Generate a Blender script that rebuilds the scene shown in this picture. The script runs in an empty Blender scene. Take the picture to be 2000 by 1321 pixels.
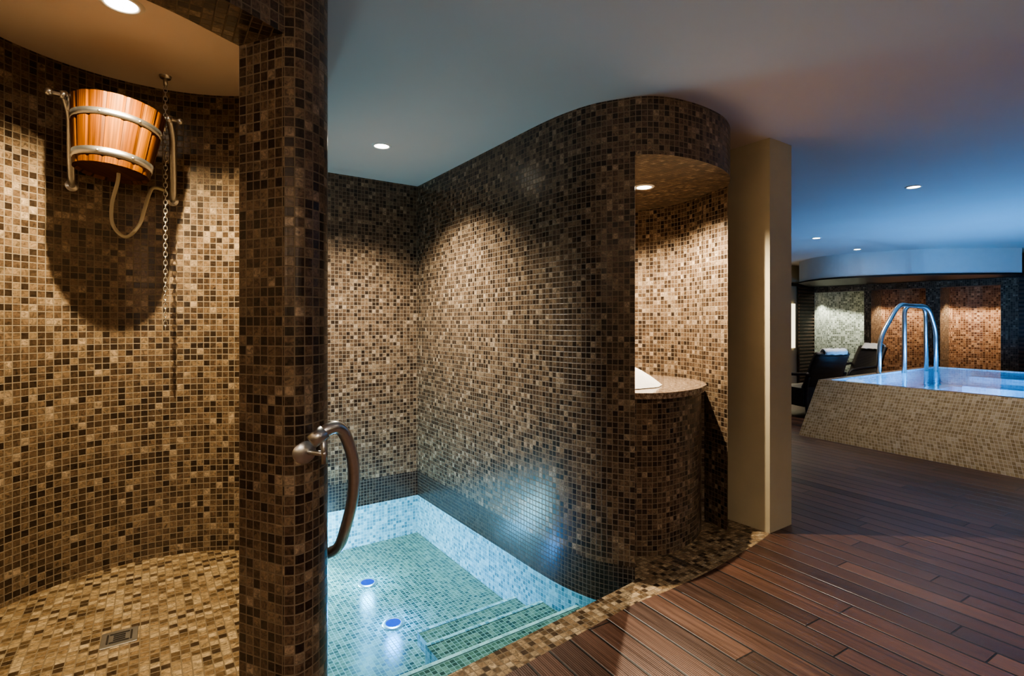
import bpy, math, random
from mathutils import Vector, Matrix
from mathutils.geometry import tessellate_polygon
random.seed(3)
scene = bpy.context.scene
COL = scene.collection
U = Vector((0.824, 0.566)); V = Vector((-0.566, 0.824))   # room axes

# ------------------------------------------------------------------ materials
class NT:
    def __init__(s, name):
        m = bpy.data.materials.new(name); m.use_nodes = True
        s.m = m; s.t = m.node_tree; s.t.nodes.clear()
        s.out = s.t.nodes.new('ShaderNodeOutputMaterial')
    def n(s, typ, **kw):
        nd = s.t.nodes.new(typ)
        for k, v in kw.items():
            if k.startswith('i_'):
                key = k[2:]
                nd.inputs[int(key) if key.isdigit() else key.replace('_', ' ')].default_value = v
            else: setattr(nd, k, v)
        return nd
    def l(s, a, b): s.t.links.new(a, b)
    def math(s, op, a, b=None, c=None):
        nd = s.t.nodes.new('ShaderNodeMath'); nd.operation = op
        for i, x in enumerate((a, b, c)):
            if x is None: continue
            if isinstance(x, (int, float)): nd.inputs[i].default_value = x
            else: s.l(x, nd.inputs[i])
        return nd.outputs[0]
    def vmath(s, op, a, b=None):
        nd = s.t.nodes.new('ShaderNodeVectorMath'); nd.operation = op
        for i, x in enumerate((a, b)):
            if x is None: continue
            if isinstance(x, tuple): nd.inputs[i].default_value = x
            else: s.l(x, nd.inputs[i])
        return nd.outputs[0]
    def ramp(s, fac, stops, interp='LINEAR'):
        r = s.t.nodes.new('ShaderNodeValToRGB'); cr = r.color_ramp; cr.interpolation = interp
        while len(cr.elements) < len(stops): cr.elements.new(0.5)
        for e, (p, c) in zip(cr.elements, stops):
            e.position = p; e.color = (*c, 1)
        s.l(fac, r.inputs[0]); return r.outputs[0]
    def maprange(s, x, a, b, c=0.0, d=1.0):
        nd = s.t.nodes.new('ShaderNodeMapRange'); s.l(x, nd.inputs[0])
        for i, v in enumerate((a, b, c, d)): nd.inputs[i+1].default_value = v
        return nd.outputs[0]
    def mix(s, fac, a, b, blend='MIX'):
        nd = s.t.nodes.new('ShaderNodeMix'); nd.data_type = 'RGBA'; nd.blend_type = blend
        if isinstance(fac, (int, float)): nd.inputs[0].default_value = fac
        else: s.l(fac, nd.inputs[0])
        for i, x in ((6, a), (7, b)):
            if isinstance(x, tuple): nd.inputs[i].default_value = (*x, 1)
            else: s.l(x, nd.inputs[i])
        return nd.outputs[2]
    def bsdf(s, **kw):
        b = s.t.nodes.new('ShaderNodeBsdfPrincipled')
        for k, v in kw.items():
            k = k.replace('_', ' ')
            if isinstance(v, (int, float)): b.inputs[k].default_value = v
            elif isinstance(v, tuple): b.inputs[k].default_value = (*v, 1)
            else: s.l(v, b.inputs[k])
        s.l(b.outputs[0], s.out.inputs[0]); return b
    def bump(s, h, strength, dist, b):
        nd = s.t.nodes.new('ShaderNodeBump'); nd.inputs['Strength'].default_value = strength
        nd.inputs['Distance'].default_value = dist; s.l(h, nd.inputs['Height'])
        s.l(nd.outputs[0], b.inputs['Normal'])

def tile_mat(name, stops, grout, size=0.030, gw=0.045, rough=0.28, marble=0.7):
    k = NT(name)
    uv = k.n('ShaderNodeTexCoord').outputs['UV']
    p = k.vmath('MULTIPLY', uv, (1/size, 1/size, 1))
    fl = k.vmath('FLOOR', p); fr = k.vmath('FRACTION', p)
    ab = k.vmath('ABSOLUTE', k.vmath('SUBTRACT', fr, (0.5, 0.5, 0)))
    sp = k.n('ShaderNodeSeparateXYZ'); k.l(ab, sp.inputs[0])
    mx = k.math('MAXIMUM', sp.outputs[0], sp.outputs[1])
    g = k.maprange(mx, 0.5-gw-0.035, 0.5-gw)
    wn = k.n('ShaderNodeTexWhiteNoise'); k.l(fl, wn.inputs['Vector'])
    base = k.ramp(wn.outputs['Value'], stops, 'CONSTANT')
    off = k.vmath('MULTIPLY', wn.outputs['Color'], (40.0, 40.0, 40.0))
    nz = k.n('ShaderNodeTexNoise', i_Scale=1.6, i_Detail=3.0, i_Roughness=0.7, i_Distortion=1.2)
    k.l(k.vmath('ADD', p, off), nz.inputs['Vector'])
    f = k.maprange(nz.outputs[0], 0.3, 0.7, 1.0-marble, 1.0+marble)
    cc = k.n('ShaderNodeCombineXYZ')
    for i in range(3): k.l(f, cc.inputs[i])
    tile = k.vmath('MULTIPLY', base, cc.outputs[0])
    col = k.mix(g, tile, grout)
    r = k.maprange(g, 0, 1, rough, 0.85)
    b = k.bsdf(Base_Color=col, Roughness=r)
    h = k.math('ADD', k.math('SUBTRACT', 1.0, g), k.math('MULTIPLY', nz.outputs[0], 0.25))
    k.bump(h, 0.55, 0.002, b)
    return k.m

BROWN = [(0, (.028,.018,.012)), (.16, (.056,.036,.023)), (.36, (.090,.059,.038)), (.58, (.130,.088,.056)), (.80, (.175,.124,.080)), (.93, (.26,.195,.135))]
M_brown = tile_mat('brown_marble_mosaic', BROWN, (.21,.168,.12))
M_floor_t = tile_mat('mosaic_floor_tile', [(0,(.045,.028,.016)),(.14,(.10,.066,.036)),(.32,(.18,.122,.068)),(.54,(.25,.18,.105)),(.80,(.33,.25,.155))], (.155,.118,.075))
M_band = tile_mat('dark_band_mosaic', [(0,(.022,.015,.012)),(.5,(.035,.025,.018)),(.8,(.055,.040,.030))], (.15,.125,.10), size=.025)
M_poolw = tile_mat('pool_wall_mosaic', [(0,(.12,.26,.33)),(.2,(.22,.40,.49)),(.5,(.36,.54,.62)),(.8,(.54,.70,.76))], (.62,.76,.82), size=.025, marble=.3)
M_nosing = tile_mat('pool_nosing_mosaic', [(0,(.45,.55,.56)),(.5,(.65,.72,.72))], (.7,.76,.76), size=.025, marble=.2)
M_poolf = tile_mat('pool_floor_mosaic', [(0,(.035,.06,.045)),(.2,(.075,.11,.08)),(.45,(.13,.17,.12)),(.75,(.20,.24,.18))], (.36,.45,.42), size=.025, marble=.4)
M_tub = tile_mat('gold_mosaic', [(0,(.34,.25,.13)),(.3,(.42,.32,.18)),(.65,(.49,.39,.23)),(.9,(.58,.48,.32))], (.68,.60,.46), marble=.2, gw=.05)
M_tubin = tile_mat('tub_inner_mosaic', [(0,(.30,.52,.68)),(.4,(.42,.66,.8))], (.6,.78,.92), marble=.15)
M_far = tile_mat('red_brown_mosaic', [(0,(.09,.042,.024)),(.25,(.16,.08,.047)),(.5,(.23,.125,.072)),(.8,(.33,.20,.125))], (.30,.21,.14), size=.04)
M_farw = tile_mat('pale_green_mosaic', [(0,(.16,.17,.13)),(.3,(.3,.31,.25)),(.6,(.5,.5,.42))], (.5,.5,.45), size=.04)

def plain(name, col, rough=.5, metal=0.0, noise=0.0, nscale=8.0, **kw):
    k = NT(name)
    tc = k.n('ShaderNodeTexCoord').outputs['Object']
    nz = k.n('ShaderNodeTexNoise', i_Scale=nscale, i_Detail=4.0); k.l(tc, nz.inputs['Vector'])
    c2 = tuple(min(1, x*(1+noise)) for x in col); c1 = tuple(x*(1-noise) for x in col)
    c = k.ramp(nz.outputs[0], [(.3, c1), (.7, c2)])
    k.bsdf(Base_Color=c, Roughness=rough, Metallic=metal, **kw)
    return k.m
M_ceil = plain('ceiling_paint', (.74,.66,.61), .8, noise=.02, nscale=1.5)
M_cream = plain('cream_paint', (.48,.42,.29), .7, noise=.03)
M_white = plain('soffit_paint', (.78,.76,.72), .7, noise=.02)
M_steel = plain('brushed_steel', (.66,.66,.65), .33, 1.0, noise=.05, nscale=60)
M_dark = plain('dark_trim', (.02,.015,.012), .5, noise=.2)
M_towel = plain('white_towel', (.82,.81,.78), .95, noise=.05, nscale=60)
M_hose = plain('hose_plastic', (.60,.55,.42), .3, noise=.05, Transmission_Weight=.3)

def emis(name, col, s):
    k = NT(name); e = k.n('ShaderNodeEmission'); e.inputs[0].default_value = (*col, 1); e.inputs[1].default_value = s
    k.l(e.outputs[0], k.out.inputs[0]); return k.m
M_bulb = emis('lamp_glow', (1,.90,.70), 25)
M_bluebulb = emis('underwater_lamp_glow', (.04,.14,1), 1.0)
M_tubbulb = emis('tub_lamp_glow', (.35,.45,1), 16)
M_win = emis('lit_panel_glow', (1,.85,.55), 2.2)

def water(name, tint):
    k = NT(name)
    t = k.n('ShaderNodeBsdfTransparent'); t.inputs[0].default_value = (*tint, 1)
    g = k.n('ShaderNodeBsdfGlossy'); g.inputs['Roughness'].default_value = .03
    tc = k.n('ShaderNodeTexCoord').outputs['Object']
    nz = k.n('ShaderNodeTexNoise', i_Scale=7.0, i_Detail=2.0); k.l(tc, nz.inputs['Vector'])
    bp = k.n('ShaderNodeBump', i_Strength=.25, i_Distance=.02); k.l(nz.outputs[0], bp.inputs['Height'])
    k.l(bp.outputs[0], g.inputs['Normal'])
    fr = k.n('ShaderNodeFresnel'); fr.inputs[0].default_value = 1.33; k.l(bp.outputs[0], fr.inputs['Normal'])
    ms = k.n('ShaderNodeMixShader'); k.l(fr.outputs[0], ms.inputs[0]); k.l(t.outputs[0], ms.inputs[1]); k.l(g.outputs[0], ms.inputs[2])
    k.l(ms.outputs[0], k.out.inputs[0]); return k.m
M_water = water('pool_water', (.64,.91,.98))
M_water2 = water('tub_water', (.6,.88,1))

def wood_deck():
    k = NT('hardwood_decking')
    uv = k.n('ShaderNodeTexCoord').outputs['UV']
    sp = k.n('ShaderNodeSeparateXYZ'); k.l(uv, sp.inputs[0])
    x, y = sp.outputs[0], sp.outputs[1]       # x along boards
    W = 0.118
    yb = k.math('DIVIDE', y, W); bi = k.math('FLOOR', yb); fy = k.math('FRACT', yb)
    wn = k.n('ShaderNodeTexWhiteNoise', noise_dimensions='1D'); k.l(bi, wn.inputs['W'])
    xs = k.math('DIVIDE', k.math('ADD', x, k.math('MULTIPLY', wn.outputs[0], 7.0)), 1.9)
    si = k.math('FLOOR', xs); fx = k.math('FRACT', xs)
    cb = k.n('ShaderNodeCombineXYZ'); k.l(bi, cb.inputs[0]); k.l(si, cb.inputs[1])
    w2 = k.n('ShaderNodeTexWhiteNoise'); k.l(cb.outputs[0], w2.inputs['Vector'])
    base = k.ramp(w2.outputs['Value'], [(0,(.050,.024,.016)),(.35,(.072,.034,.022)),(.7,(.096,.045,.029)),(1,(.125,.064,.042))])
    gv = k.n('ShaderNodeCombineXYZ'); k.l(k.math('MULTIPLY', x, 2.5), gv.inputs[0]); k.l(k.math('MULTIPLY', y, 60.0), gv.inputs[1]); k.l(k.math('MULTIPLY', w2.outputs['Value'], 30.0), gv.inputs[2])
    nz = k.n('ShaderNodeTexNoise', i_Scale=1.0, i_Detail=5.0, i_Roughness=.6); k.l(gv.outputs[0], nz.inputs['Vector'])
    f = k.maprange(nz.outputs[0], .3, .7, .6, 1.4)
    c3 = k.n('ShaderNodeCombineXYZ')
    for i in range(3): k.l(f, c3.inputs[i])
    col = k.vmath('MULTIPLY', base, c3.outputs[0])
    # weathered blotches
    bl = k.n('ShaderNodeTexNoise', i_Scale=1.3, i_Detail=3.0); k.l(uv, bl.inputs['Vector'])
    bf = k.maprange(bl.outputs[0], .35, .65, .8, 1.15); c5 = k.n('ShaderNodeCombineXYZ')
    for i in range(3): k.l(bf, c5.inputs[i])
    col = k.vmath('MULTIPLY', col, c5.outputs[0])
    ey = k.math('ABSOLUTE', k.math('SUBTRACT', fy, .5)); ex = k.math('ABSOLUTE', k.math('SUBTRACT', fx, .5))
    gy = k.maprange(ey, .445, .468); gx = k.maprange(ex, .498, .4988)
    gap = k.math('MAXIMUM', gy, gx)
    col = k.mix(gap, col, (.003,.002,.0015))
    rib = k.math('MULTIPLY', k.math('SINE', k.math('MULTIPLY', fy, 2*math.pi*13)), .5)
    rdark = k.maprange(rib, -.5, .0, .68, 1.0)
    c4 = k.n('ShaderNodeCombineXYZ')
    for i in range(3): k.l(rdark, c4.inputs[i])
    col = k.vmath('MULTIPLY', col, c4.outputs[0])
    b = k.bsdf(Base_Color=col, Roughness=k.maprange(nz.outputs[0], .3, .7, .30, .48))
    h = k.math('SUBTRACT', k.math('MULTIPLY', rib, .25), k.math('MULTIPLY', gap, 3.0))
    k.bump(h, .5, .0025, b)
    return k.m
M_deck = wood_deck()

def bucket_wood():
    k = NT('bucket_wood')
    uv = k.n('ShaderNodeTexCoord').outputs['UV']     # u stave index, v height
    sp = k.n('ShaderNodeSeparateXYZ'); k.l(uv, sp.inputs[0])
    bi = k.math('FLOOR', sp.outputs[0])
    wn = k.n('ShaderNodeTexWhiteNoise', noise_dimensions='1D'); k.l(bi, wn.inputs['W'])
    base = k.ramp(wn.outputs[0], [(0,(.075,.022,.0008)),(.5,(.11,.034,.0012)),(1,(.155,.054,.003))])
    gv = k.n('ShaderNodeCombineXYZ'); k.l(k.math('MULTIPLY', sp.outputs[0], 9.0), gv.inputs[0]); k.l(k.math('MULTIPLY', sp.outputs[1], 1.2), gv.inputs[1]); k.l(wn.outputs[0], gv.inputs[2])
    nz = k.n('ShaderNodeTexNoise', i_Scale=1.0, i_Detail=4.0); k.l(gv.outputs[0], nz.inputs['Vector'])
    f = k.maprange(nz.outputs[0], .35, .65, .5, 1.35); c = k.n('ShaderNodeCombineXYZ')
    for i in range(3): k.l(f, c.inputs[i])
    fr = k.math('ABSOLUTE', k.math('SUBTRACT', k.math('FRACT', sp.outputs[0]), .5))
    col = k.mix(k.maprange(fr, .46, .495), k.vmath('MULTIPLY', base, c.outputs[0]), (.03,.009,.002))
    b = k.bsdf(Base_Color=col, Roughness=.45)
    b.inputs['Specular IOR Level'].default_value = .25
    return k.m
M_bwood = bucket_wood()

def granite():
    k = NT('brown_granite')
    tc = k.n('ShaderNodeTexCoord').outputs['Object']
    nz = k.n('ShaderNodeTexNoise', i_Scale=45.0, i_Detail=6.0, i_Roughness=.8); k.l(tc, nz.inputs['Vector'])
    c = k.ramp(nz.outputs[0], [(.35,(.05,.03,.02)),(.48,(.22,.15,.10)),(.6,(.42,.33,.25)),(.7,(.6,.52,.42))])
    k.bsdf(Base_Color=c, Roughness=.12); return k.m
M_gran = granite()

def wicker():
    k = NT('black_wicker')
    tc = k.n('ShaderNodeTexCoord').outputs['Object']
    w = k.n('ShaderNodeTexWave', i_Scale=30.0, i_Distortion=1.0, bands_direction='Z'); k.l(tc, w.inputs['Vector'])
    c = k.ramp(w.outputs[0], [(0,(.006,.005,.005)),(1,(.035,.028,.026))])
    b = k.bsdf(Base_Color=c, Roughness=.45); k.bump(w.outputs[0], .5, .004, b); return k.m
M_wick = wicker()

# ------------------------------------------------------------------ geometry helpers
def mkobj(name, verts, faces, uvs=None, fm=None, mats=(), smooth=False):
    me = bpy.data.meshes.new(name); me.from_pydata([tuple(v) for v in verts], [], faces)
    for m in mats: me.materials.append(m)
    if uvs is not None:
        ul = me.uv_layers.new(name='UVMap')
        i = 0
        for fu in uvs:
            for t in fu: ul.data[i].uv = t; i += 1
    if fm is not None: me.polygons.foreach_set('material_index', fm)
    if smooth: me.polygons.foreach_set('use_smooth', [True]*len(me.polygons))
    me.update()
    o = bpy.data.objects.new(name, me); COL.objects.link(o); return o

def cap_uv(p):
    q = Vector((p[0], p[1])); return (q.dot(U), q.dot(V))

def prism(name, loop, zs, mats, choose=None, top=None, bottom=None, top_loop=None, skip=None, u0=0.0):
    """loop: list of (x,y); zs: level list; choose(i,zmid,mid)->mat index for the sides"""
    loop = [Vector(p) for p in loop]
    tl = [Vector(p) for p in top_loop] if top_loop else loop
    area = sum(loop[i].x*loop[(i+1) % len(loop)].y-loop[(i+1) % len(loop)].x*loop[i].y for i in range(len(loop)))
    verts, faces, uvs, fm = [], [], [], []
    n = len(loop); cum = u0
    z0, z1 = zs[0], zs[-1]
    def at(i, z):
        t = (z-z0)/(z1-z0); p = loop[i].lerp(tl[i], t); return (p.x, p.y, z)
    for i in range(n):
        j = (i+1) % n; L = (loop[j]-loop[i]).length
        if skip and skip(i):
            cum += L; continue
        for a, b in zip(zs[:-1], zs[1:]):
            k = len(verts)
            verts += [at(i, a), at(j, a), at(j, b), at(i, b)]
            q = [(cum, a), (cum+L, a), (cum+L, b), (cum, b)]
            if area > 0: faces.append((k, k+1, k+2, k+3)); uvs.append(q)
            else: faces.append((k+3, k+2, k+1, k)); uvs.append(q[::-1])
            mid = (loop[i]+loop[j])/2
            fm.append(choose(i, (a+b)/2, mid) if choose else 0)
        cum += L
    for which, mi in (('t', top), ('b', bottom)):
        if mi is None: continue
        L_ = tl if which == 't' else loop; z = z1 if which == 't' else z0
        tris = tessellate_polygon([[Vector((p.x, p.y, 0)) for p in L_]])
        base = len(verts); verts += [(p.x, p.y, z) for p in L_]
        for t in tris:
            a, b, c = t
            cr = (L_[b]-L_[a]).cross(L_[c]-L_[a])
            if (cr > 0) != (which == 't'): a, c = c, a
            faces.append((base+a, base+b, base+c)); uvs.append([cap_uv(L_[x]) for x in (a, b, c)]); fm.append(mi)
    return mkobj(name, verts, faces, uvs, fm, mats)

def crom(pts, n=8):
    P = [Vector(p) for p in pts]; out = []
    for i in range(len(P)-1):
        p0 = P[i-1] if i > 0 else 2*P[0]-P[1]; p1, p2 = P[i], P[i+1]
        p3 = P[i+2] if i+2 < len(P) else 2*P[-1]-P[-2]
        for s in range(n):
            t = s/n
            out.append(.5*((2*p1)+(p2-p0)*t+(2*p0-5*p1+4*p2-p3)*t*t+(3*p1-p0-3*p2+p3)*t**3))
    out.append(P[-1]); return out
def arc(c, r, a0, a1, n):
    return [Vector((c[0]+r*math.cos(math.radians(a0+(a1-a0)*i/n)), c[1]+r*math.sin(math.radians(a0+(a1-a0)*i/n)))) for i in range(n+1)]
def fillet(pts, r, n=6):
    """straight polyline with rounded corners"""
    P = [Vector(p) for p in pts]; out = [P[0]]
    for i in range(1, len(P)-1):
        a = (P[i-1]-P[i]); b = (P[i+1]-P[i]); d = min(r, a.length*.45, b.length*.45)
        s, e = P[i]+a.normalized()*d, P[i]+b.normalized()*d
        for k in range(n+1):
            t = k/n; out.append(s*(1-t)**2+P[i]*2*t*(1-t)+e*t*t)
    out.append(P[-1]); return out

def tube(name, pts, r, mat, smooth_n=8, seg=14, closed=False):
    P = crom(pts, smooth_n) if smooth_n else [Vector(p) for p in pts]
    verts, faces = [], []
    up = Vector((.13, .21, .97)).normalized()
    prev = None
    n = len(P)
    for i, p in enumerate(P):
        d = (P[min(i+1, n-1)]-P[max(i-1, 0)]).normalized()
        if prev is None:
            a = d.cross(up)
            if a.length < .1: a = d.cross(Vector((1, 0, 0)))
            a.normalize()
        else:
            a = (prev-d*prev.dot(d)).normalized()
        prev = a; b = d.cross(a)
        for k in range(seg):
            t = 2*math.pi*k/seg; verts.append(p+a*r*math.cos(t)+b*r*math.sin(t))
    for i in range(n-1):
        for k in range(seg):
            k2 = (k+1) % seg
            faces.append((i*seg+k, i*seg+k2, (i+1)*seg+k2, (i+1)*seg+k))
    faces.append(tuple(range(seg))[::-1]); faces.append(tuple((n-1)*seg+k for k in range(seg)))
    return mkobj(name, verts, faces, mats=[mat], smooth=True)

def lathe(name, prof, mats, seg=40, loc=(0,0,0), axis=None, fm=None, smooth=True):
    verts, faces = [], []
    for r, z in prof:
        for k in range(seg):
            t = 2*math.pi*k/seg; verts.append(Vector((r*math.cos(t), r*math.sin(t), z)))
    f_m = []
    for i in range(len(prof)-1):
        for k in range(seg):
            k2 = (k+1) % seg
            faces.append((i*seg+k, i*seg+k2, (i+1)*seg+k2, (i+1)*seg+k)); f_m.append(fm[i] if fm else 0)
    o = mkobj(name, verts, faces, mats=mats, fm=f_m, smooth=smooth)
    o.location = loc
    if axis is not None: o.rotation_euler = Vector(axis).to_track_quat('Z', 'Y').to_euler()
    return o

def box(name, c, s, mat, rot=0.0, bev=0.0):
    x, y, z = s[0]/2, s[1]/2, s[2]/2
    v = [(-x,-y,-z),(x,-y,-z),(x,y,-z),(-x,y,-z),(-x,-y,z),(x,-y,z),(x,y,z),(-x,y,z)]
    f = [(3,2,1,0),(4,5,6,7),(0,1,5,4),(1,2,6,5),(2,3,7,6),(3,0,4,7)]
    o = mkobj(name, v, f, mats=[mat]); o.location = c; o.rotation_euler = (0, 0, rot)
    if bev:
        m = o.modifiers.new('b', 'BEVEL'); m.width = bev; m.segments = 3
    return o
def group(name, parts, loc=(0,0,0), rot=0.0):
    e = bpy.data.objects.new(name, None); COL.objects.link(e); e.location = loc; e.rotation_euler = (0,0,rot)
    e.empty_display_size = .1
    for p in parts: p.parent = e
    return e
def join(name, obs):
    bpy.ops.object.select_all(action='DESELECT')
    for o in obs: o.select_set(True)
    bpy.context.view_layer.objects.active = obs[0]; bpy.ops.object.join()
    o = bpy.context.view_layer.objects.active; o.name = name; return o

# ------------------------------------------------------------------ layout
H = 2.5; WL = -0.145; PF = -0.465
C0 = Vector((-.81, 4.52)); LB = C0-U*1.42
def layer(zm):
    return 2 if zm < WL else (1 if zm < .065 else 0)
ZS = [-.62, WL, .065, 2.2]
# plunge-pool right wall + curved nose with vanity niche
outer = crom([(-.10,3.488),(.17,3.096),(.32,2.915),(.46,2.80),(.635,2.726)], 8)
nose = crom([(.46,2.80),(.635,2.726),(.80,2.73),(.97,2.805),(1.144,2.935),(1.25,3.06),(1.325,3.20),(1.375,3.36)], 8)[8:]
nic = arc((.68,3.55), .62, 268, 4, 48)
loop1 = [C0]+outer+[Vector((.665,2.85))]+nic[2:]+[Vector((1.30,3.60)), Vector((1.375,3.36)), Vector((1.41,3.46)), Vector((1.465,3.58)), Vector((.80,4.6)), Vector((-.60,4.75))]
no = 1+len(outer)
def ch1(i, zm, mid):
    return layer(zm) if i < no-1 else 0
prism('wall_plunge_right', loop1, ZS, [M_brown, M_band, M_poolw], ch1)
loop2 = [C0]+outer+nose[1:]+[Vector((1.41,3.46)), Vector((1.465,3.58)), Vector((.80,4.6)), Vector((-.60,4.75))]
prism('wall_niche_lintel', loop2, [2.2, H], [M_brown], bottom=0)

# plunge back wall
bk = [LB, C0, C0+V*.25+U*.1, LB+V*.25]
prism('wall_plunge_back', bk, [-.62, WL, .065, H], [M_brown, M_band, M_poolw], lambda i, z, m: layer(z) if i == 0 else 0)

# shower enclosure wall mass
SC = (-1.43, 2.05)
front = crom([(-.684,1.583),(-.645,1.592),(-.615,1.635),(-.602,1.70),(-.617,1.765),(-.70,2.0),(-.82,2.32),(-1.05,2.85),(-1.5,3.36)], 5)+[LB]
inner = [Vector((-1.75,.93)), Vector((-2.02,1.25)), Vector((-2.09,1.75))]+arc(SC, .67, 183, 85, 44)
inner += crom([(-1.372,2.717),(-1.15,2.63),(-.98,2.40),(-.885,2.10),(-.862,1.85),(-.857,1.656)], 5)[1:]
loop3 = front+[Vector((-2.7,3.73)), Vector((-2.7,.78)), Vector((-1.75,.78))]+inner
nf = len(front)
prism('wall_shower', loop3, [-.62, WL, .065, 2.2, H], [M_brown, M_band, M_poolw], lambda i, z, m: layer(z) if 16 < i < nf-1 else 0)
lint = crom([(-.857,1.656),(-.986,1.42),(-1.25,1.12),(-1.75,.93)], 8)+[Vector((-1.75,.78))]+crom([(-1.75,.78),(-1.10,.98),(-.80,1.38),(-.684,1.583)], 8)[1:]
prism('wall_shower_lintel', lint, [2.2, H], [M_brown], bottom=0)
# shower floor (raised tray)
tray = [Vector((-.855,1.66)), Vector((-.986,1.42)), Vector((-1.25,1.12)), Vector((-1.75,.90)), Vector((-2.15,1.2)), Vector((-2.15,2.2)), Vector((-1.95,2.65)), Vector((-1.5,2.8)), Vector((-1.1,2.68)), Vector((-.84,2.2)), Vector((-.82,1.8))]
prism('floor_shower', tray, [-.02, .16], [M_floor_t, M_brown], lambda i, z, m: 1, top=0)
# pool shell
pool = [C0]+outer+[Vector((-.59,1.70))]+front[17:]
prism('floor_plunge_pool', pool, [PF-.1, PF], [M_poolf], top=0)
wat = prism('pool_water', pool, [WL-.002, WL], [M_water], top=0, skip=lambda i: True)
# coping + tile floor round the niche
cop = [Vector((-.60,1.692)), Vector((.635,2.718)), Vector((.55,2.80)), Vector((.27,3.05)), Vector((0,3.5)), Vector((.2,4.1)), Vector((.68,4.3)), Vector((1.2,3.95)), Vector((1.46,3.58)), Vector((1.628,3.33))]
co_out = crom([(1.628,3.33),(1.50,3.20),(1.29,3.02),(1.04,2.81),(.76,2.61),(.58,2.495),(.284,2.25),(0,2.01),(-.45,1.635)], 4)
prism('floor_tile_coping', cop+co_out[1:]+[Vector((-.66,1.56))], [-.62, WL, 0], [M_floor_t, M_band, M_poolw], lambda i, z, m: (2 if z < WL else 1) if i == 0 else 0, top=0)
# pool steps: a long ledge under the coping and two shorter steps beside the curved wall
c_a = Vector((.635,2.726)); c_b = Vector((-.585,1.705))
steps = []
wallpts = outer[::-1]+[C0]
for k, (w, z, ln) in enumerate([(.84,-.395,.66),(.57,-.305,.74),(.29,-.215,1.10)]):
    rp = []; wp = wallpts
    for i, p in enumerate(wp):
        o_ = (p-c_a).dot(V)
        if o_ < w: rp.append(p)
        else:
            pp = wp[i-1]; o0 = (pp-c_a).dot(V); rp.append(pp.lerp(p, (w-o0)/(o_-o0))); break
    e1_ = rp[-1]
    if ln > 1: e0_ = e1_-U*ln; b0_ = c_a.lerp(c_b, .72)
    else:
        e0_ = e1_-U*ln; b0_ = e0_-V*(w-.05)
        rp = [p for p in rp if (p-c_a).dot(V) > .04]
    steps.append(prism('step', [b0_]+rp+[e0_], [PF, z], [M_poolw, M_poolf], top=1))
    steps.append(prism('nosing', [e0_-V*.022, e1_-V*.022, e1_, e0_], [z-.002, z+.004], [M_nosing if k == 2 else M_poolw], top=0))
group('pool_steps', steps)
# wooden deck
deck = [Vector((1.628,3.33))]+co_out[1:]+[Vector((-.70,1.60)), Vector((-.9,1.4)), Vector((-1.25,1.05)), Vector((-1.75,.78)), Vector((-2.7,.78)), Vector((-2.7,-2.6)), Vector((14.5,-2.6)), Vector((14.5,12.5)), Vector((-1,12.5)), Vector((-.6,6.5))]
BD = Vector((-.52,.854)); BN = Vector((.854,.52))
dk = prism('floor', deck, [-.05, 0], [M_deck], top=0, skip=lambda i: True)
me = dk.data
for lp_ in me.loops:
    v = me.vertices[lp_.vertex_index].co; q = Vector((v.x, v.y)); me.uv_layers[0].data[lp_.index].uv = (q.dot(BD), q.dot(BN)+20)
# ceiling
prism('ceiling', [(-2.8,-2.7),(14.6,-2.7),(14.6,12.6),(-2.8,12.6)], [H, H+.1], [M_ceil], bottom=0, top=0)
# cream wall / column
e0 = Vector((1.628,3.33)); e1 = e0+U*.26
prism('wall_cream', [e0, e1, e1+V*3.9, e0+V*3.9], [0, H], [M_cream], top=0)
# outer room walls
S0 = Vector((6.36,11.2)); SD = Vector((.611,-.791)); SE = Vector((.791,.611))
def q(s, w=0.0): return S0+SD*s+SE*w
prism('wall_left', [(-2.7,-2.6),(-2.7,.8),(-2.8,.8),(-2.8,-2.6)], [0, H], [M_cream])
prism('wall_behind', [(-2.7,-2.6),(14.5,-2.6),(14.5,-2.7),(-2.7,-2.7)], [0, H], [M_cream])
fw = S0-U*8.5
prism('wall_far', [S0, fw, fw+V*.12, S0+V*.12+SE*1.2], [0, H], [M_cream])
prism('wall_right', [q(3.3), q(13.6), q(13.6,.12), q(3.3,.12)], [0, H], [M_cream])
# dark louvres
def louvre(name, a, b, z0, z1, off):
    obs = []; d = (b-a); L = d.length; ang = math.atan2(d.y, d.x); z = z0; mid = (a+b)/2+off
    obs.append(box(name, (mid.x+off.x*-.3, mid.y+off.y*-.3, (z0+z1)/2), (L, .01, z1-z0), M_dark, ang))
    while z < z1:
        obs.append(box('s', (mid.x, mid.y, z), (L, .035, .035), M_lou, ang)); z += .07
    return join(name, obs)
M_lou = plain('louvre_wood', (.08,.042,.026), .45, noise=.3)
louvre('louvre_panel', S0-U*.62, S0-U*.02, 0.02, 2.1, (-V)*.05)
louvre('louvre_panel', q(3.22), q(5.2), .02, 2.1, (-SE)*.06)
p1, p2 = S0-U*1.35-V*.03, S0-U*.72-V*.03
prism('window_1', [p1, p2, p2+V*.02, p1+V*.02], [.82, 1.72], [M_win], top=0, bottom=0)
prism('louvre_top_trim', [S0-U*1.6-V*.06, S0-V*.06, S0+V*.02, S0-U*1.6+V*.02], [2.08, 2.14], [M_dark], top=0, bottom=0)
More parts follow.
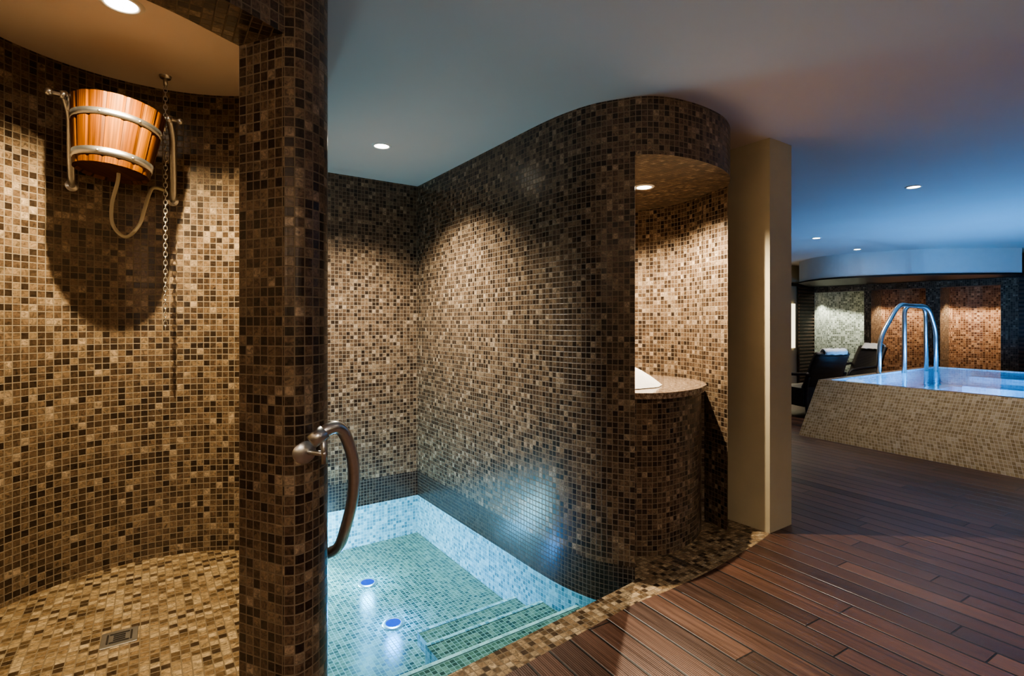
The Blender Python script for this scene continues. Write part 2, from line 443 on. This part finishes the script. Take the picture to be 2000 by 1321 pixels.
# shower stalls (far)
stall_edges = [(0,.06),(.98,1.10),(1.97,2.18),(2.99,3.22)]
for a, b in stall_edges:
    prism('wall_stall_pier', [q(a), q(b), q(b,.95), q(a,.95)], [0, 2.11], [M_brown, M_farw], lambda i, z, m, a=a: 1 if (a == 0 and i == 1) else 0)
prism('wall_stall_lintel', [q(0,-.002), q(3.22,-.002), q(3.22,.18), q(0,.18)], [1.97, 2.11], [M_brown], bottom=0)
for k, (a, b, m) in enumerate([(.06,.98,M_farw),(1.10,1.97,M_far),(2.18,2.99,M_far)]):
    mid = (a+b)/2
    pts = [q(a,.55)]+[q(mid-(b-a)/2*math.cos(t*math.pi/12), .55+.35*math.sin(t*math.pi/12)) for t in range(1,12)]+[q(b,.55), q(b,1.0), q(a,1.0)]
    prism('wall_stall_back', pts, [0, 2.11], [m])
# ceiling of the stalls + curved soffit
prism('ceiling_stalls', [q(0,.15), q(3.22,.15), q(3.22,1), q(0,1)], [2.02, 2.06], [M_white], bottom=0)
sof = crom([(5.50,10.1),(5.42,9.5),(5.62,8.95),(6.30,8.45),(7.1,8.27),(7.95,8.22)], 10)+[q(3.22,.0), q(3.22,.9), q(0,1.0), Vector((6.3,11.1))]
prism('ceiling_curved_soffit', sof, [2.11, H], [M_white], bottom=0)
trm = [p+(Vector((7.2,9.6))-p).normalized()*-.015 for p in sof]
prism('trim_1', trm, [2.085, 2.112], [M_dark], bottom=0, top=0)

# ------------------------------------------------------------------ niche vanity
pf = crom([(.28,3.12),(.50,3.03),(.70,3.0),(.88,3.025),(1.085,3.19),(1.215,3.39),(1.262,3.56)], 8)
back = arc((.68,3.55), .615, 0, 225, 30)
ped = prism('pedestal', pf+back, [0.0, .90], [M_brown], top=0)
ctr = Vector((.68,3.55))
cf = [p+(p-ctr).normalized()*.035 for p in crom([(.40,3.06),(.50,3.03),(.70,3.0),(.88,3.025),(1.085,3.19),(1.215,3.39)], 8)]
cf2 = [Vector((.36,3.06))]+cf+[Vector((1.285,3.55))]
ctop = prism('countertop', cf2+back[1:-1], [.90, .935], [M_gran], top=0, bottom=0)
group('vanity_counter', [ped, ctop])
# folded towel mound on the counter
vs, fs = [], []
N = 28; R = 9
for j in range(R+1):
    t = j/R
    for i in range(N):
        a = 2*math.pi*i/N
        rr = (.23*t)*(1+.06*math.sin(3*a+.5)+.03*math.sin(7*a))
        z = .13*(1-t**1.4)*(1+.08*math.sin(5*a)*t)+.004
        vs.append((rr*math.cos(a), rr*.8*math.sin(a), z))
for j in range(R):
    for i in range(N):
        i2 = (i+1) % N; fs.append((j*N+i, (j+1)*N+i, (j+1)*N+i2, j*N+i2))
tw = mkobj('towel', vs, fs, mats=[M_towel], smooth=True); tw.location = (.71,3.32,.935)

# ------------------------------------------------------------------ downlights
def downlight(x, y, z, energy, col=(1,.80,.55), size=110, blend=.7, r=.045, tilt=None):
    ring = lathe('trim_ring', [(r, -.001), (r*1.05, -.006), (r*1.35, -.006), (r*1.45, 0.0)], [M_white], 32)
    lens = lathe('lens', [(.0005, -.003), (r*1.01, -.003)], [M_bulb], 32)
    ld = bpy.data.lights.new('bulb', 'SPOT'); ld.energy = energy; ld.color = col; ld.spot_size = math.radians(size); ld.spot_blend = blend; ld.shadow_soft_size = .012
    lo = bpy.data.objects.new('bulb', ld); COL.objects.link(lo); lo.location = (0,0,-.02)
    if tilt: lo.rotation_euler = tilt
    group('downlight', [ring, lens, lo], (x, y, z))
downlight(-1.43, 1.93, H, 215, (1,.80,.49), 135, .55, .05)
downlight(-.86, 3.48, H, 380, (1,.87,.68), 124, 1.0)
downlight(.844, 3.37, 2.2, 230, (1,.83,.60), 145, .6)
downlight(3.45, 4.53, H, 60, (1,.86,.70), 110)
downlight(4.19, 7.26, H, 80, (1,.86,.70), 110)
downlight(5.48, 8.37, H, 80, (1,.86,.70), 110)
downlight(1.6, 1.0, H, 45, (1,.86,.70), 120)  # out of view, added for ambient fill
downlight(.3, -.8, H, 70, (1,.86,.70), 160)  # extra lamp behind the camera, put in to brighten the room
downlight(4.2, .8, H, 50, (1,.86,.72), 120)  # unseen extra lamp, added as room fill
for (s, w, e, c) in [(.40,.38,85,(.95,1,.85)), (1.5,.45,95,(1,.80,.56)), (2.58,.42,120,(1,.80,.56))]:
    p = q(s, w); downlight(p.x, p.y, 2.02, e, c, 105, .4)

# invented fill lamps, modelled as wall uplighters, out of view behind and left
def fill_uplight(x, y, nx, ny, energy):
    bowl = lathe('bowl', [(.0005,-.10),(.06,-.095),(.11,-.06),(.14,0),(.132,0),(.10,-.055),(.0005,-.09)], [M_white], 32)
    arm = tube('arm', [(0,0,-.06),(-nx*.2,-ny*.2,-.06)], .015, M_steel, 0)
    ld = bpy.data.lights.new('bulb', 'POINT'); ld.energy = energy; ld.color = (1,.84,.70); ld.shadow_soft_size = .05
    lo = bpy.data.objects.new('bulb', ld); COL.objects.link(lo); lo.location = (0,0,-.02)
    group('added_fill_lamp', [bowl, arm, lo], (x, y, 1.85))
fill_uplight(-.8,-2.4,0,1,52); fill_uplight(1.8,-2.4,0,1,56); fill_uplight(4.6,-2.4,0,1,52); fill_uplight(8.5,-2.4,0,1,30)
fill_uplight(-2.5,-.6,1,0,24)

# underwater lights
def uw(x, y, z, energy, col, r=.045, lm=None, hz=.12):
    ring = lathe('bezel', [(r*1.5,0),(r*1.5,.006),(r*1.1,.012),(r,.01)], [M_steel], 28)
    lens = lathe('lens', [(.0005,.012),(r*1.02,.010)], [lm or M_bluebulb], 28)
    ld = bpy.data.lights.new('lamp', 'POINT'); ld.energy = energy; ld.color = col; ld.shadow_soft_size = .04
    lo = bpy.data.objects.new('lamp', ld); COL.objects.link(lo); lo.location = (0,0,hz)
    group('underwater_light', [ring, lens, lo], (x, y, z))
uw(-.994, 3.63, PF, 7, (.22,.60,1)); uw(-.707, 3.14, PF, 7, (.12,.40,1)); uw(-1.46, 3.62, PF, 22, (.55,.88,1))

# ------------------------------------------------------------------ bucket shower
parts = []
NS = 16; rt, rb, hb = .170, .134, .285
vs, fs, uv = [], [], []
def rad(t, k): return (rb+(rt-rb)*t)*(1.0-(.014 if k % 6 == 0 else 0)+0.006*math.sin(math.pi*((k % 6)/6)))
for j in range(5):
    t = j/4
    for k in range(NS*6):
        a = 2*math.pi*k/(NS*6); r = rad(t, k); vs.append((r*math.cos(a), r*math.sin(a), -hb+hb*t))
n6 = NS*6
for j in range(4):
    for k in range(n6):
        k2 = (k+1) % n6; fs.append((j*n6+k, j*n6+k2, (j+1)*n6+k2, (j+1)*n6+k))
        uv.append([(k/6, j/4), ((k+1)/6, j/4), ((k+1)/6, (j+1)/4), (k/6, (j+1)/4)])
b0 = len(vs)
for j, (sc, z) in enumerate([(rt-.018, 0), (rb-.018, -hb+.03)]):
    for k in range(n6):
        a = 2*math.pi*k/n6; vs.append((sc*math.cos(a), sc*math.sin(a), z))
for k in range(n6):
    k2 = (k+1) % n6
    fs.append((4*n6+k, 4*n6+k2, b0+k2, b0+k)); uv.append([(k/6,1),((k+1)/6,1),((k+1)/6,1.05),(k/6,1.05)])
    fs.append((b0+k, b0+k2, b0+n6+k2, b0+n6+k)); uv.append([(k/6,1),((k+1)/6,1),((k+1)/6,0),(k/6,0)])
c1 = len(vs)
for k in range(n6):
    a = 2*math.pi*k/n6; r = rb-.012; vs.append((r*math.cos(a), r*math.sin(a), -hb+.012))
for k in range(n6):
    k2 = (k+1) % n6; fs.append((k2, k, c1+k, c1+k2)); uv.append([(k/6,0)]*4)
fs.append(tuple(c1+k for k in range(n6))[::-1]); uv.append([(vs[c1+k][0]*30+50, vs[c1+k][1]*5) for k in range(n6)][::-1])
parts.append(mkobj('staves', vs, fs, uv, mats=[M_bwood]))
for zc, hh in ((-.082,.026), (-.240,.030)):
    def rr(z): return rb+(rt-rb)*((z+hb)/hb)+.002
    parts.append(lathe('band', [(rr(zc-hh/2)-.004, zc-hh/2), (rr(zc-hh/2)+.001, zc-hh/2), (rr(zc+hh/2)+.001, zc+hh/2), (rr(zc+hh/2)-.004, zc+hh/2)], [M_steel], 60))
    for a in (200, 285, 335, 20, 110):
        A = math.radians(a); R_ = rr(zc)+.001
        parts.append(lathe('rivet', [(.006,0),(.004,.003),(.0005,.004)], [M_steel], 12, (R_*math.cos(A), R_*math.sin(A), zc), (math.cos(A), math.sin(A), 0)))
bc = Vector((-1.712, 2.30, 2.258))
bucket = group('staved_bucket', parts, bc); bucket.rotation_euler = (math.radians(-6), math.radians(2), 0)
ax = Vector((.72,.69,0)).normalized(); axc = Vector((-1.715,2.30,2.27))
o_parts = [bucket]
def AX(t): return axc+ax*t
for s_ in (-1, 1):
    # pivot: lug plate on the bucket, pin through the bracket, knob outside
    o_parts.append(tube('pivot_pin', [AX(s_*.23), AX(s_*.15)], .007, M_steel, 0))
    o_parts.append(tube('pivot_lug', [AX(s_*.165), AX(s_*.165)+Vector((0,0,-.06))], .009, M_steel, 0))
    o_parts.append(lathe('knob', [(.0005,-.014),(.012,-.01),(.015,0),(.012,.01),(.0005,.014)], [M_steel], 16, AX(s_*.23), ax))
    o_parts.append(lathe('collar', [(.0005,-.01),(.016,-.01),(.016,.01),(.0005,.01)], [M_steel], 16, AX(s_*.185), ax))
WL_, WR_ = Vector((-2.005,2.40,1.955)), Vector((-1.712,2.662,1.945))
o_parts.append(tube('bracket_arm', fillet([AX(-.185)+Vector((0,0,.012)), Vector((-1.873,2.235,2.222)), Vector((-1.985,2.375,1.975)), WL_], .06), .014, M_steel, 0))
o_parts.append(tube('bracket_arm', fillet([AX(.185)+Vector((0,0,.012)), Vector((-1.60,2.485,2.215)), Vector((-1.697,2.64,1.965)), WR_], .06), .014, M_steel, 0))
for w_ in (WL_, WR_):
    o_parts.append(lathe('wall_flange', [(.0005,.008),(.024,.008),(.028,0)], [M_steel], 20, w_, (Vector((SC[0],SC[1],w_.z))-w_)))
o_parts.append(tube('hose', [(-1.715,2.30,1.99),(-1.735,2.32,1.95),(-1.783,2.35,1.857),(-1.785,2.36,1.766),(-1.728,2.36,1.715),(-1.670,2.36,1.766),(-1.650,2.37,1.846),(-1.665,2.42,1.92),(-1.70,2.50,1.97),(-1.72,2.60,1.985),(-1.735,2.65,1.985)], .0075, M_hose, 8, 10))
group('bucket_shower', o_parts)
# chain
cx, cy = -1.643, 2.50
zt, zb = 2.455, 1.27; pitch = .0205; nl = int((zt-zb)/pitch)
vs, fs = [], []
for i in range(nl):
    z = zt-i*pitch; b = len(vs); M1, M2 = 12, 5
    for a in range(M1):
        A = 2*math.pi*a/M1
        cxx = .0075*math.cos(A); czz = .0132*math.sin(A)
        for c in range(M2):
            Cc = 2*math.pi*c/M2; r = .0021
            x = cxx+r*math.cos(Cc)*math.cos(A); zz = czz+r*math.cos(Cc)*math.sin(A); y = r*math.sin(Cc)
            if i % 2: x, y = y, x
            X = x*.6+y*.8; Y = -x*.8+y*.6
            vs.append((cx+X, cy+Y, z+zz))
    for a in range(M1):
        for c in range(M2):
            a2, c2 = (a+1) % M1, (c+1) % M2
            fs.append((b+a*M2+c, b+a2*M2+c, b+a2*M2+c2, b+a*M2+c2))
ch = mkobj('links', vs, fs, mats=[M_steel], smooth=True)
eye = tube('ceiling_post', [(cx,cy,H),(cx,cy,2.455)], .009, M_steel, 0)
ros = lathe('rosette', [(.0005,-.012),(.022,-.012),(.026,0)], [M_steel], 20, (cx,cy,H))
group('pull_chain', [ch, eye, ros])

# drain
dz = .161; dx, dy = -1.455, 1.955; da = math.radians(33)
dp = [box('plate', (0,0,.001), (.112,.112,.006), M_steel, 0, .002)]
for k in range(5):
    dp.append(box('slot', (0, -.030+k*.015, .005), (.060 if k in (0,4) else .036, .006, .002), M_dark))
dp.append(box('slot', (-.036, 0, .005), (.006,.066,.002), M_dark)); dp.append(box('slot', (.036, 0, .005), (.006,.066,.002), M_dark))
group('floor_drain', dp, (dx, dy, dz), da)

# ------------------------------------------------------------------ grab rail on the pillar
g = []
g.append(tube('bar', [(-.588,1.578,.985),(-.571,1.590,.998),(-.556,1.602,1.008),(-.536,1.622,1.008),(-.520,1.65,.975),(-.512,1.70,.88),(-.528,1.75,.755),(-.568,1.80,.63),(-.608,1.85,.545),(-.66,1.90,.50)], .019, M_steel, 8, 20))
g.append(tube('end_collar', [(-.598,1.570,.975),(-.567,1.594,1.002)], .0225, M_steel, 0, 20))
g.append(tube('standoff', [(-.632,1.615,.935),(-.560,1.588,.935)], .008, M_steel, 0))
g.append(tube('standoff_post', [(-.566,1.590,.905),(-.570,1.592,.99)], .0085, M_steel, 0))
g.append(lathe('flange', [(.0005,.010),(.032,.010),(.036,0)], [M_steel], 28, (-.634,1.608,.935), (.6,-.8,0)))
group('grab_rail', g)

# ------------------------------------------------------------------ hot tub
F = Vector((.48,-.877)); A_ = Vector((3.40,6.256)); B_ = A_+F*4.0; D_ = B_+U*3.9; Cc_ = A_+U*3.9
At = Vector((3.68,6.33)); Bt = At+F*3.7; Dt = Bt+U*3.55; Ct = At+U*3.55
TZ = .65
sh = prism('shell', [A_, B_, D_, Cc_], [0, TZ], [M_tub], top_loop=[At, Bt, Dt, Ct])
def inset(a, b, d, c, w):
    f = F*w; u = U*w
    return [a+f+u, b-f+u, d-f-u, c+f-u]
I1 = inset(At, Bt, Dt, Ct, .10); I2 = inset(At, Bt, Dt, Ct, .42)
vs, fs, uv = [], [], []
O = [At, Bt, Dt, Ct]
for p in O: vs.append((p.x, p.y, TZ))
for p in I1: vs.append((p.x, p.y, TZ))
for i in range(4):
    j = (i+1) % 4; f_ = (i, j, 4+j, 4+i); fs.append(f_); uv.append([cap_uv(vs[x]) for x in f_])
rim = mkobj('rim', vs, fs, uv, mats=[M_floor_t])
i1 = prism('basin_wall', I1, [.40, TZ], [M_tubin])
seat = []
for p in I1: seat.append((p.x, p.y, .40))
for p in I2: seat.append((p.x, p.y, .40))
vs = seat; fs = []; uv = []
for i in range(4):
    j = (i+1) % 4; f_ = (i, j, 4+j, 4+i); fs.append(f_); uv.append([cap_uv(vs[x]) for x in f_])
st = mkobj('bench', vs, fs, uv, mats=[M_tubin])
i2 = prism('basin_lower', I2, [.05, .40], [M_tubin]); fl = prism('basin_floor', I2, [.03, .05], [M_tubin], top=0)
wt = prism('water', inset(At, Bt, Dt, Ct, .1), [TZ-.012, TZ-.01], [M_water2], top=0, skip=lambda i: True)
stp = []
for k in range(3):
    w = .28*(k+1)
    lp = [I1[3]-U*w+F*.5, I1[3]-U*w+F*1.9, I1[2].lerp(I1[3],.45), I1[3]+F*.5]
    stp.append(prism('step', lp, [.05, .56-.12*k], [M_tubin], top=0))
group('hot_tub', [sh, rim, i1, st, i2, fl, wt]+stp)
for (px, py, e) in [(5.3,6.0,36),(5.75,6.9,36),(6.3,5.0,32)]:
    uw(px, py, .05, e, (.22,.54,1), .06, M_tubbulb, .25)
# hand rails of the hot tub
r1 = tube('rail', fillet([(4.95,7.12,.62),(4.965,7.12,1.12),(5.28,7.20,1.585),(6.10,7.78,1.56),(6.12,7.79,.62)], .16), .028, M_steel, 0)
r2 = tube('rail', fillet([(5.55,7.46,.62),(5.55,7.46,1.575),(5.98,7.58,1.575),(6.16,7.66,1.22),(6.16,7.66,.62)], .14), .028, M_steel, 0)
group('hot_tub_handrail', [r1, r2])

# ------------------------------------------------------------------ lounge chairs (local: faces -X)
def lounge(loc, rot):
    ps = []
    prof = [(-.36,.40),(-.15,.385),(.05,.37),(.20,.38),(.28,.45),(.34,.60),(.41,.78),(.47,.90),(.50,.93)]
    P = crom([(a, b) for a, b in prof], 4)
    vs, fs = [], []; NW = 8; th = .05; hw = .29
    for s in (0, 1):
        for i, p in enumerate(P):
            d = (P[min(i+1, len(P)-1)]-P[max(i-1, 0)]).normalized(); nrm = Vector((d.y, -d.x))
            pp = p+nrm*th*s
            for j in range(NW+1):
                t = j/NW*2-1; w = hw*(1-.12*max(0, (p.y-.45))/.5)
                cur = .05*t*t*(1 if p.y > .42 else .3)
                vs.append((pp.x-cur, t*w, pp.y+(.0 if p.y > .42 else .02*t*t)))
    n = len(P); W = NW+1
    for i in range(n-1):
        for j in range(NW):
            a = i*W+j; fs.append((a, a+1, a+W+1, a+W)); b = n*W+a; fs.append((b+W, b+W+1, b+1, b))
        a = i*W; fs.append((a, a+W, n*W+a+W, n*W+a)); a = i*W+NW; fs.append((a+W, a, n*W+a, n*W+a+W))
    for j in range(NW):
        fs.append((j+1, j, n*W+j, n*W+j+1)); a = (n-1)*W+j; fs.append((a, a+1, n*W+a+1, n*W+a))
    ps.append(mkobj('seat_shell', vs, fs, mats=[M_wick], smooth=True))
    for sgn in (-1, 1):
        ps.append(tube('arm', [(.36,sgn*.29,.62),(.15,sgn*.33,.60),(-.15,sgn*.335,.58),(-.33,sgn*.33,.54),(-.36,sgn*.32,.42),(-.33,sgn*.30,.02)], .022, M_wick, 6))
        ps.append(tube('rear_leg', [(.33,sgn*.27,.58),(.30,sgn*.28,.30),(.34,sgn*.29,.015)], .022, M_wick, 6))
        ps.append(box('side_panel', (-.02,sgn*.30,.28), (.62,.03,.26), M_wick, 0, .01))
    ps.append(box('front_panel', (-.33,0,.26), (.03,.60,.26), M_wick, 0, .01))
    ps.append(box('rear_panel', (.30,0,.26), (.03,.56,.36), M_wick, 0, .01))
    vs, fs = [], []
    pr = crom([(.43,.88),(.47,.93),(.505,.968),(.545,.955),(.562,.93),(.556,.90)], 5)
    for p in pr:
        for j in range(9):
            t = j/8*2-1; vs.append((p.x-.03*t*t-.012, t*.17, p.y+.004*math.sin(9*t)))
    for i in range(len(pr)-1):
        for j in range(8): a = i*9+j; fs.append((a, a+1, a+10, a+9))
    t_ = mkobj('towel_cover', vs, fs, mats=[M_towel], smooth=True); so = t_.modifiers.new('s', 'SOLIDIFY'); so.thickness = .012
    ps.append(t_)
    group('lounge_chair', ps, loc, rot)
lounge((4.34, 7.72, 0), math.radians(-80))
lounge((5.78, 9.0, 0), math.radians(12))
# side table with rolled towel
tb = [lathe('top', [(.0005,.50),(.20,.50),(.205,.49),(.20,.48),(.0005,.48)], [M_wick], 32), lathe('base', [(.17,0),(.13,.25),(.17,.48)], [M_wick], 24)]
group('side_table', tb, (4.98,8.2,0))
tr = lathe('rolled_towel', [(.0005,-.14),(.05,-.14),(.058,-.12),(.058,.12),(.05,.14),(.0005,.14)], [M_towel], 20, (4.98,8.2,.56), (1,.3,0))

# ------------------------------------------------------------------ world & camera
w = bpy.data.worlds.new('World'); scene.world = w; w.use_nodes = True
w.node_tree.nodes['Background'].inputs[0].default_value = (.5,.5,.6,1); w.node_tree.nodes['Background'].inputs[1].default_value = .05
cam = bpy.data.cameras.new('camera'); co = bpy.data.objects.new('camera', cam); COL.objects.link(co)
co.location = (0,0,1.33); co.rotation_euler = (math.radians(90),0,0)
cam.sensor_width = 36; cam.lens = 1030/2000*36; cam.shift_y = -29.5/2000; cam.clip_start = .02
scene.camera = co
scene.view_settings.look = 'AgX - Medium High Contrast'
scene.view_settings.exposure = 0.36
